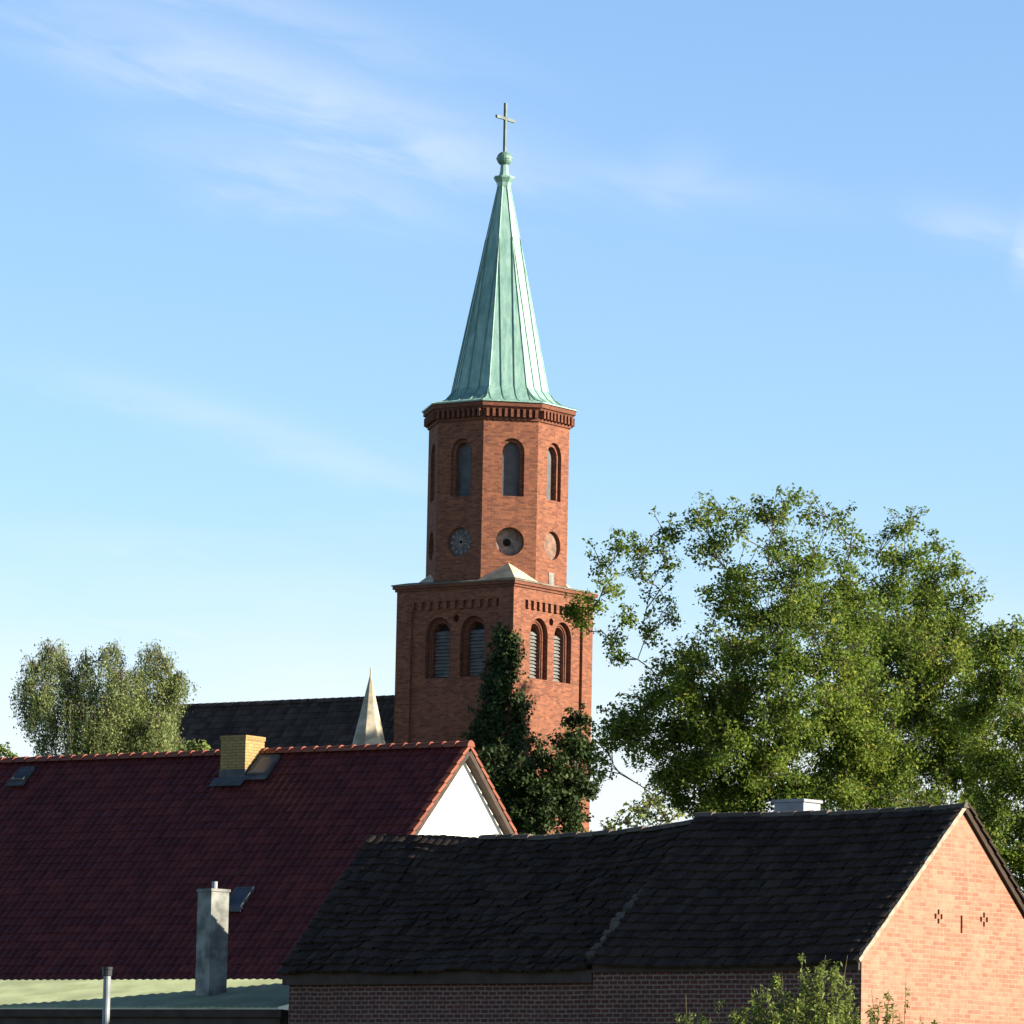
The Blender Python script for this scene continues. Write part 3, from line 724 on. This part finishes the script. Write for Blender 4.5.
b.build('roof', M['green_roof'], shed)
b = MB(); b.box(SL + .1, -.1, .05, sd_ - .05, 0, zs0 - .06); b.build('wall', M['shed_wall'], shed)
b = MB(); b.box(SL, 0, -.06, .02, zs0 - .20, zs0 - .06); b.build('eave_board', M['wood_dark'], shed)
cq = Ms.inverted() @ P(210, 996, 95.6)
b = MB(); q = .205; cx_ = walk_to_px(Ms @ Vector((0, 1.3, 0)), bex * 0 + Vector((math.cos(srz), math.sin(srz), 0)), 204)
pw = Ms @ Vector((cx_, 1.3, 0)); zt = P(204, 889, pw.y).z
b2 = MB()
def RC(x, y, z, a=R(-14)): return (cx_ + x * math.cos(a) - y * math.sin(a), 1.3 + x * math.sin(a) + y * math.cos(a), z)
b.box(-q, q, -q, q, zs0, zt - .05, RC); c = b.build('chimney', M['concrete'], shed)
b = MB(); b.box(-q - .02, q + .02, -q - .02, q + .02, zt - .05, zt, RC); b.build('chimney_cap', M['concrete'], c)
b = MB(); b.tube([RC(.03, 0, zt), RC(.03, 0, zt + .14)], .055, 10); b.build('flue_pipe', M['grey_metal'], c)
# vent pipe in front of the shed
vp = P(107.5, 967, 88); vz = vp.z
pipe = tag(empty('vent_pipe', (vp.x, vp.y, 0)), 'thin grey metal vent pipe with a dark flat cap, in front of the green roof', 'pipe')
b = MB(); b.tube([(0, 0, 0), (0, 0, vz - .14)], .065, 14); b.build('tube', M['grey_metal'], pipe, True)
b = MB(); b.rings([[(r * math.cos(2*math.pi*k/14), r * math.sin(2*math.pi*k/14), z) for k in range(14)] for r, z in ((.067, vz - .16), (.085, vz - .15), (.085, vz - .05), (.095, vz - .045), (.095, vz))]); b.build('cap', M['dark_metal'], pipe, True)

# ------------------------------------------------------------------ foliage
def leaf_obj(name, cen, size, nrm, mat, parent, var, width=0.6, droop=None):
    n = len(cen); cen = np.asarray(cen, float)
    nrm = nrm / (np.linalg.norm(nrm, axis=1, keepdims=True) + 1e-9)
    r = rng.normal(size=(n, 3))
    if droop is not None: r = r * 0.35 + np.array([0, 0, -1.0]) * droop
    a = r - nrm * (r * nrm).sum(1, keepdims=True); a /= np.linalg.norm(a, axis=1, keepdims=True) + 1e-9
    b = np.cross(nrm, a); s = size[:, None]
    v = np.stack([cen - a * s * .5, cen + b * s * width * .5 - a * s * .05 + nrm * s * .08, cen + a * s * .5, cen - b * s * width * .5 - a * s * .05 + nrm * s * .08], 1).reshape(-1, 3)
    me = bpy.data.meshes.new(name); me.vertices.add(4 * n); me.vertices.foreach_set('co', v.ravel())
    me.loops.add(4 * n); me.loops.foreach_set('vertex_index', np.arange(4 * n, dtype=np.int32))
    me.polygons.add(n); me.polygons.foreach_set('loop_start', np.arange(0, 4 * n, 4, dtype=np.int32)); me.polygons.foreach_set('loop_total', np.full(n, 4, dtype=np.int32))
    at = me.attributes.new('var', 'FLOAT', 'FACE'); at.data.foreach_set('value', np.asarray(var, dtype=np.float32))
    me.update(calc_edges=True); me.validate(); me.materials.append(mat)
    o = bpy.data.objects.new(name, me); COL.objects.link(o); o.parent = parent
    return o

def unit(n):
    d = rng.normal(size=(n, 3)); return d / np.linalg.norm(d, axis=1, keepdims=True)

def tree(name, label, cat, base, blobs, leafmat_, bark, trunk_r=0.4, trunk_h=None, leaf=0.16, dens=1.0, tw_per=9.0, cl=26, cl_r=0.28, lean=(0, 0), weep=False, group=None, infill=0, up_bias=0.7, leaf_w=0.62, trunks=1):
    """blobs: (px, py, radius_px, Y offset[, density]) around the tree's own depth"""
    Y = base.y; k = F_PX / Y; t = tag(empty(name, base), label, cat, group)
    cs = []
    for q in blobs:
        dens_b = (q[4] if len(q) > 4 else 1.0) * (.72 if leafmat_ == 'oak_leaf' and q[1] < 600 else 1)
        p = P(q[0], q[1], Y + q[3]) - base; cs.append((np.array(p), q[2] / k, dens_b))
    if infill:
        extra = []
        for i in range(len(cs)):
            for j in range(i):
                (c1, r1, d1), (c2, r2, d2) = cs[i], cs[j]; d = np.linalg.norm(c1 - c2)
                if d < 1.5 * (r1 + r2) and random.random() < infill * min(d1, d2) ** 3: extra.append((c1 + (c2 - c1) * random.uniform(.3, .7) + rng.normal(size=3) * .35 * min(r1, r2), random.uniform(.35, .75) * (r1 + r2) / 2, min(d1, d2)))
        cs += extra
    zs = sorted(c[0][2] for c in cs); th = trunk_h or zs[len(zs) // 3]
    wood = MB(); limbs = MB(); nodes = []
    for ti in range(trunks):
        tp = [Vector((ti * .5, ti * .3, -.3))]; top = Vector((lean[0] + (ti * 2 - 1) * .6 * (trunks > 1), lean[1], th))
        for i in range(1, 9):
            f = i / 8; tp.append(Vector((ti * .5, ti * .3, 0)).lerp(top, f) + Vector((random.uniform(-.12, .12), random.uniform(-.12, .12), 0)) * (1 if i < 8 else 0))
        rr = [trunk_r * (1.25 - .0 if i == 0 else 1 - .55 * i / 8) for i in range(9)]
        wood.tube(tp, rr, 10); nodes += [(np.array(p), r) for p, r in zip(tp[3:], rr[3:])]
    cs.sort(key=lambda c: np.linalg.norm(c[0] - np.array((lean[0], lean[1], th))))
    LC, LS, LN, LV = [], [], [], []
    for (c, r, db) in cs:
        best = min(nodes, key=lambda nd: np.linalg.norm(nd[0] - c) + max(0, nd[0][2] - c[2] + .3 * np.linalg.norm((nd[0] - c)[:2])) * 1.5)
        a, ra = best; d = np.linalg.norm(c - a); r0 = min(ra * .8, .04 + .034 * d); pts = []; bend = rng.normal(size=3) * d * .10
        n = max(3, int(d / .7)); 
        for i in range(n + 1):
            f = i / n; pts.append(a + (c - a) * f + bend * math.sin(math.pi * f) + np.array((0, 0, .10 * d * math.sin(math.pi * f))) + rng.normal(size=3) * .05 * (0 < i < n))
        rad = [r0 + (max(.022, r0 * .4) - r0) * i / n for i in range(n + 1)]
        limbs.tube(pts, rad, 6); nodes += [(p, q) for p, q in zip(pts[1:], rad[1:])]
        nt = max(4, int(tw_per * db * (max(1.0, r / .8) if weep else max(.63, r / .8)) ** 2)); bv = random.uniform(-.12, .16)
        dirs = unit(nt) * rng.uniform(.75, 1.35, 3)
        oc_ = np.array((lean[0], lean[1], th)); outw = c - oc_; outw = outw / (np.linalg.norm(outw) + 1e-6)
        ns = 0 if weep else max(2, int(nt * .14))
        for j in range(nt + ns):
            st = pts[-1 - min(len(pts) - 2, int(rng.random() ** 2 * 3))]
            spray = j >= nt; dj = dirs[j % nt]
            e = c + dj * r * (rng.random() ** .5) * np.array((1, 1, .9)) * (1 if rng.random() < .85 else 1.35)
            if spray:
                q_ = outw * .8 + np.array((0, 0, .3)) + unit(1)[0] * .9; e = c + q_ / np.linalg.norm(q_) * r * rng.uniform(1.1, 1.6)
            if weep:
                hang = rng.uniform(.4, 1.0) * r * 2.3; mid = e + np.array((0, 0, .25 * r)); end = e + np.array((rng.normal() * .12, rng.normal() * .12, -hang)); tw = [st, st * .4 + mid * .6 + np.array((0, 0, .2)), mid, (mid + end) / 2 + rng.normal(size=3) * .06, end]
            else:
                tw = [st, st * .5 + e * .5 + rng.normal(size=3) * .10 * r + np.array((0, 0, .06 * r)), e]
            limbs.tube(tw, [.018, .014, .009][:len(tw)] if not weep else [.012, .009, .006, .004, .003], 3)
            if weep:
                m_ = int(cl * db); f = rng.random(m_); A, B_, C_ = np.array(tw[2]), np.array(tw[3]), np.array(tw[4])
                pos = np.where(f[:, None] < .5, A + (B_ - A) * f[:, None] * 2, B_ + (C_ - B_) * (f[:, None] * 2 - 1)) + rng.normal(size=(m_, 3)) * cl_r * .4
                nr = rng.normal(size=(m_, 3)) + np.array((0, 0, .3))
            else:
                m_ = int(cl * rng.uniform(.5, 1.4) * (.45 if spray else 1)); A, B_ = np.array(tw[1]), np.array(tw[2]); f = .35 + .65 * rng.random(m_) ** .6
                pos = A + (B_ - A) * f[:, None] + unit(m_) * (cl_r * (.5 if spray else 1) * rng.random(m_) ** .5)[:, None] * np.array((1, 1, .7))
                nr = rng.normal(size=(m_, 3)) * .8 + np.array((0, 0, up_bias)) + dj * .5
            LC.append(pos); LN.append(nr); LS.append(leaf * rng.uniform(.5, 1.45, m_)); LV.append(np.clip(.45 + bv + rng.normal(size=m_) * .18 + rng.normal() * .10, 0, 1))
    wood.build('trunk', M[bark], t, True); limbs.build('branches', M['bark'], t)
    LC, LN, LS, LV = [np.concatenate(x) for x in (LC, LN, LS, LV)]
    print(name, len(LC), 'leaves')
    leaf_obj('crown', LC, LS, LN, M[leafmat_], t, LV, leaf_w, droop=1.0 if weep else None)
    return t
def gpos(px, Y): p = P(px, 1150, Y); return Vector((p.x, Y, 0))

OAK = 'oak trees behind the barn'
tree('oak_tree', 'big spreading oak beside the church tower, long bare limbs reaching out at its left', 'tree', gpos(745, 165), [
    (600, 562, 16, -1, .5), (622, 548, 15, -1, .7), (645, 548, 18, 0, .8), (668, 530, 17, 1, .8), (700, 520, 19, 0, .9), (722, 512, 16, 1.5, .9), (712, 545, 26, 1, 1), (735, 528, 20, -1, .8),
    (765, 515, 20, 0, .8), (788, 508, 16, 0, .7), (805, 515, 18, 1, .7), (838, 522, 17, 1, .6), (850, 545, 18, 0, .7), (780, 545, 28, 0, .8), (815, 555, 26, -2, .8), (842, 575, 24, 1, .9),
    (640, 570, 16, 0, .7), (665, 560, 18, -1, .7), (612, 590, 15, -2, .6), (596, 606, 10, -1.5, .5), (580, 602, 9, -1, .6), (584, 626, 8, -1, .5), (572, 615, 6, -1, .5), (628, 618, 14, -2, .6), (610, 640, 11, -1, .5), (660, 590, 16, 1, .6), (650, 632, 14, 0, .7), (668, 618, 14, -1, .6), (617, 660, 10, -1, .5),
    (740, 580, 32, 0, .9), (725, 605, 30, 2, .8), (790, 590, 34, -2, 1), (770, 620, 34, 2, 1), (820, 610, 34, 0, 1), (735, 650, 34, -2, 1), (780, 660, 38, -3, 1), (825, 660, 38, -2, 1),
    (690, 660, 28, 0, .9), (665, 670, 18, 1, .8), (690, 690, 32, -2, 1), (650, 705, 24, 0, .9), (618, 722, 22, 0, .9), (605, 745, 20, 1, .9), (640, 735, 28, -1, 1), (680, 730, 34, 0, 1), (730, 700, 38, 0, 1), (725, 745, 38, -2, 1),
    (780, 710, 42, -2, 1), (770, 755, 42, -1, 1), (830, 720, 42, 0, 1), (700, 775, 34, 0, 1), (665, 770, 26, 0, .8), (750, 795, 38, 1, 1), (800, 800, 38, 0, 1), (680, 800, 26, 1, .8), (720, 815, 30, 0, 1), (603, 770, 10, 0, .5), (645, 812, 12, 2, .6), (850, 600, 26, 1, .9), (856, 630, 30, 2, 1), (855, 670, 32, 1, 1), (868, 705, 34, 2, 1), (845, 765, 36, 1, 1), (890, 760, 34, 1, 1), (890, 800, 32, 1, 1), (838, 800, 34, 0, 1), (858, 740, 36, 1, 1)],
    'oak_leaf', 'bark', 0.48, 9.5, leaf=0.122, tw_per=25, cl=52, cl_r=.43, infill=.32, group=OAK)
tree('oak_tree', 'oak standing behind the barn gable, its dense yellow-green crown rising to a narrow top', 'tree', gpos(925, 186), [
    (900, 528, 17, 0, .8), (915, 522, 12, 1, .6), (880, 552, 20, 0, .8), (905, 560, 26, -1, .9), (938, 548, 15, 1, .7), (955, 572, 17, 0, .8), (930, 580, 26, 1, .9), (965, 595, 17, 0, .8), (885, 590, 30, -1, 1), (920, 615, 36, 0, 1), (955, 625, 32, 1, 1),
    (870, 630, 32, 0, 1), (895, 660, 38, -2, 1), (940, 670, 40, -2, 1), (980, 655, 26, 0, .9), (865, 690, 38, 0, 1), (910, 710, 42, -2, 1), (960, 715, 42, -2, 1), (870, 750, 42, 0, 1), (920, 765, 42, 1, 1), (965, 770, 42, 0, 1), (870, 800, 40, 1, 1), (930, 820, 44, -1, 1), (980, 825, 42, 0, 1)],
    'oak_leaf', 'bark', 0.45, 10, leaf=0.132, tw_per=25, cl=52, cl_r=.45, infill=.38, group=OAK)
tree('oak_tree', 'broad oak at the right edge, lower than its neighbour, sunlit crown over dark lower boughs', 'tree', gpos(1015, 168), [
    (990, 640, 18, 0, .9), (1015, 640, 22, 0, .9), (1000, 672, 28, -1, 1), (1035, 680, 34, 0, 1), (985, 710, 30, 0, 1), (1020, 725, 38, -2, 1), (990, 760, 34, 0, 1), (1030, 775, 40, -1, 1), 
    (995, 810, 34, 0, 1), (1040, 825, 40, 0, 1), (1000, 855, 30, 0, 1), (1025, 870, 32, 1, 1), (1080, 850, 40, 0, 1), (1035, 900, 30, 1, 1), (1010, 895, 18, 1, 1)],
    'oak_leaf', 'bark', 0.4, 7.5, leaf=0.122, tw_per=25, cl=52, cl_r=.43, infill=.32, group=OAK)
tree('birch_tree', 'weeping birch with pale hanging foliage behind the red roof ridge', 'tree', gpos(115, 160), [
    (50, 655, 14, 0, .7), (35, 672, 14, 0, .7), (60, 668, 18, 1, .8), (85, 665, 18, 0, .7), (25, 690, 12, 0, .6), (45, 695, 18, -1, .8), (70, 690, 20, 0, .9), (112, 655, 16, 0, .7), (115, 680, 20, -1, 1), (95, 695, 22, 1, 1), (150, 660, 18, 0, .7), (165, 672, 16, 0, .7), (178, 680, 10, 0, .6), (140, 680, 20, 0, .9), (170, 698, 14, 0, .6), (30, 715, 12, 0, .5), (50, 722, 18, 0, .7), (80, 720, 26, -1, 1.1), (110, 722, 26, -1, 1.2), (140, 715, 24, 0, 1.1), (160, 728, 22, -1, 1.1), (85, 748, 24, 0, 1.2), (120, 750, 26, -1, 1.2), (155, 752, 22, 0, 1.2), (175, 745, 14, 0, .9), (45, 745, 12, 0, .5)],
    'birch_leaf', 'birch_bark', 0.2, 12.5, leaf=0.075, tw_per=44, cl=76, cl_r=.22, infill=.2, weep=True)
tree('young_tree', 'small dark tree top just showing over the far left end of the red roof', 'tree', gpos(4, 175), [(2, 752, 9, 0), (12, 758, 7, 0), (-12, 748, 12, 0), (-5, 770, 16, 0), (6, 765, 9, 0)], 'oak_leaf', 'bark', 0.12, 9, leaf=.13, tw_per=20, cl=24)
tree('young_tree', 'light green sapling behind the roof ridge, left of the yellow chimney', 'tree', gpos(198, 150), [(192, 752, 8, 0), (203, 750, 7, 0), (185, 758, 9, 0), (205, 758, 8, 0), (197, 768, 12, 0)], 'shrub_leaf', 'bark', 0.08, 8, leaf=.13, tw_per=14, cl=18)
tree('young_tree', 'bright green sapling in the sky gap between the tower and the big oak', 'tree', gpos(650, 130), [(640, 812, 10, 0, .7), (652, 800, 9, 0, .6), (655, 818, 14, 0, 1), (628, 822, 10, 0, .8), (670, 822, 12, 0, .8), (612, 828, 9, 0, .7)], 'shrub_leaf', 'bark', 0.08, 7, leaf=.14, tw_per=10, cl=14)
tree('tree', 'dark leafy tree crowding the foot of the church tower beside the white gable', 'tree', gpos(530, 184), [
    (577, 722, 13, 2, 1), (568, 742, 17, 1, 1), (583, 755, 14, 2, 1), (555, 765, 18, 0, 1), (578, 785, 20, 1, 1), (545, 795, 22, 0, 1), (572, 815, 22, 1, 1), (520, 775, 16, 0, 1), (500, 760, 15, 1, 1), (508, 795, 22, 0, 1), (535, 820, 24, 0, 1), (490, 785, 16, 0, 1), (505, 820, 20, 0, 1), (478, 765, 10, 1, .8)],
    'ivy_leaf', 'bark', 0.3, 9.0, leaf=0.165, tw_per=44, cl=34, cl_r=.32, infill=.5)

# ivy up the tower's front corner
ivy = tag(empty('ivy', Mc @ Vector((H2 + .3, -H2 - .3, 0))), 'dark green ivy climbing the front corner of the brick church tower', 'ivy')
LC, LN, LS, LV = [], [], [], []; stems = MB(); ib = ivy.location
def ivy_width(z):   # how far it spreads along the left face and round the corner on the right face
    py = 1150 - (z - CAM_Z) * F_PX / 190.5
    l = np.interp(py, [622, 640, 670, 700, 730, 760, 800], [0.25, 0.5, 0.75, 0.95, 1.25, 1.9, 3.0]); r_ = np.interp(py, [622, 650, 680, 700, 725, 750, 780, 830], [0.0, .10, .18, .45, .9, 1.5, 2.5, 4.0])
    l *= 1 + .30 * math.sin(z * 2.3) * math.sin(z * 5.1 + 1); r_ *= 1 + .45 * math.sin(z * 3.7 + 2)
    return l, r_, np.interp(py, [622, 700, 800], [.10, .25, .5])
ztop = zc(505, 628, H2, -H2)
for i in range(1500):
    z = 6 + (ztop - 6) * random.random() ** .8; l, r_, th = ivy_width(z); s = random.random()
    if random.random() < l / (l + r_): lx, ly = H2 - (.20 if z > ztop - 4 else .12) - s * l * random.uniform(.7, 1.25), -H2 - th * random.random(); nn = (0, -1)
    else: lx, ly = H2 + th * random.random(), -H2 + s * r_ * random.uniform(.7, 1.15); nn = (1, 0)
    if random.random() < .33 * (z < ztop - 4.2): lx, ly = H2 + th * .6 * random.random(), -H2 - th * .6 * random.random()
    if z > ztop - 8 and math.sin(z * 2.9 + lx * 2) * math.sin(lx * 5.3 + ly * 4 + z * 1.3) > .42: continue
    m_ = int(22 * min(1, .45 + (ztop - z) / 6)); c = np.array((lx, ly, z)) + unit(m_) * (rng.choice((.22, .30, .5)) * rng.random(m_) ** .5)[:, None]
    c[:, 2] += .0
    wpos = np.array([tuple(Mc @ Vector(p) - ib) for p in c]); wn_ = Mc.to_3x3() @ Vector((nn[0], nn[1], .5))
    LC.append(wpos); LN.append(rng.normal(size=(m_, 3)) * .6 + np.array(wn_)); LS.append(.16 * rng.uniform(.6, 1.25, m_)); LV.append(np.clip(.4 + rng.normal() * .12 + rng.normal(size=m_) * .18 + (.25 if random.random() < .06 else 0), 0, 1))
leaf_obj('leaves', np.concatenate(LC), np.concatenate(LS), np.concatenate(LN), M['ivy_leaf'], ivy, np.concatenate(LV), .75)
for i in range(14):
    x = random.random(); zt_ = random.uniform(12, ztop - .5); pts = []
    for j in range(10):
        f = j / 9; l, r_, th = ivy_width(max(6, zt_ * f)); u = (x * 1.6 - 1) 
        q = Vector((H2 + (u * l if u < 0 else .06), -H2 + (u * r_ if u > 0 else -.06), .1 + (zt_ - .1) * f)); pts.append((Mc @ (q + Vector((random.uniform(-.05, .05), 0, 0)))) - ib)
    stems.tube(pts, [.05 - .004 * j for j in range(10)], 5)
stems.build('stems', M['bark'], ivy)

# shrubs before the barn
def shrub(label, px, Y, stems_px, n_leaf, leaf=.085, name='shrub'):
    base = gpos(px, Y); t = tag(empty(name, base), label, 'shrub', 'wild shrubs in front of the barn'); st = MB(); LC, LN, LS, LV = [], [], [], []
    for (tx_, ty_, dy, dn) in stems_px:
        tip = np.array(P(tx_, ty_, Y + dy) - base); b0 = np.array((tip[0] * .35 + random.uniform(-.15, .15), dy * .4, 0)); pts = []
        for j in range(9):
            f = j / 8; pts.append(b0 + (tip - b0) * f + np.array((tip[0] - b0[0], 0, 0)) * .12 * math.sin(math.pi * f) * random.choice((-1, 1)) * .3 + rng.normal(size=3) * .015)
        st.tube(pts, [.016 - .0016 * j for j in range(9)], 5)
        for k in range(int(dn * 42)):
            f = random.uniform(.35, .98); i = min(7, int(f * 8)); a = np.array(pts[i]) + (np.array(pts[i+1]) - np.array(pts[i])) * (f * 8 - i)
            d = unit(1)[0]; d[2] = abs(d[2]) * .9 + .7; d /= np.linalg.norm(d); ln = random.uniform(.15, .5) * (1.15 - f); e = a + d * ln
            st.tube([a, (a + e) / 2 + rng.normal(size=3) * .015, e], [.006, .005, .003], 3)
            m_ = n_leaf; g_ = rng.random(m_) ** .7; c = a + (e - a) * g_[:, None] + rng.normal(size=(m_, 3)) * .035
            LC.append(c); LN.append(rng.normal(size=(m_, 3)) * .7 + np.array((0, 0, .6))); LS.append(leaf * rng.uniform(.55, 1.25, m_)); LV.append(np.clip(.5 + rng.normal(size=m_) * .2, 0, 1))
    st.build('stems', M['twig'], t); leaf_obj('leaves', np.concatenate(LC), np.concatenate(LS), np.concatenate(LN), M['shrub_leaf'], t, np.concatenate(LV), .34)
shrub('tall bushy shrub with long upright shoots in front of the barn corner', 805, 72, [(800, 950, 0, .5), (806, 968, .3, 1.2), (826, 955, -.2, 1.6), (834, 960, .3, 1.6), (844, 975, 0, 1.5), (776, 972, .3, 1.6), (768, 990, -.3, 1.5), (786, 985, .2, 1.6), (816, 985, .4, 2), (850, 990, .2, 1.5), (840, 1000, -.3, 2), (795, 1000, -.2, 2), (756, 1000, .2, 1.5), (750, 985, 0, .9), (815, 1005, -.4, 2), (775, 1010, -.3, 2), (858, 1005, 0, 1.5), (830, 1015, -.5, 2), (820, 965, .2, 1.4), (846, 955, 0, .25), (803, 975, 0, 1.1), (818, 972, .2, 1.3), (838, 968, -.1, 1.3), (760, 985, .1, 1), (782, 975, 0, .9), (828, 985, .3, 1.5), (852, 978, 0, .9), (742, 1000, 0, 1.1), (765, 1008, .2, 1.4), (800, 1012, .3, 1.8)], 11)
shrub('low sparse shrub with arching twigs before the shaded barn wall', 715, 72, [(686, 995, 0, .5), (700, 1008, .2, 1), (720, 1000, .2, .9), (735, 1008, 0, 1.2), (690, 1012, .1, 1), (745, 1012, -.2, 1.4), (680, 1016, 0, .7), (710, 1018, 0, 1)], 8)
shrub('small leafy shrub against the lower edge of the sunlit gable', 885, 73, [(888, 990, 0, 1.4), (880, 1000, .2, 1.2), (893, 1004, 0, 1.3), (900, 1015, 0, 1.2), (870, 1008, 0, 1.2), (906, 972, 0, .3), (920, 1014, 0, .8), (936, 1016, .1, .6), (872, 992, .1, .5)], 9)
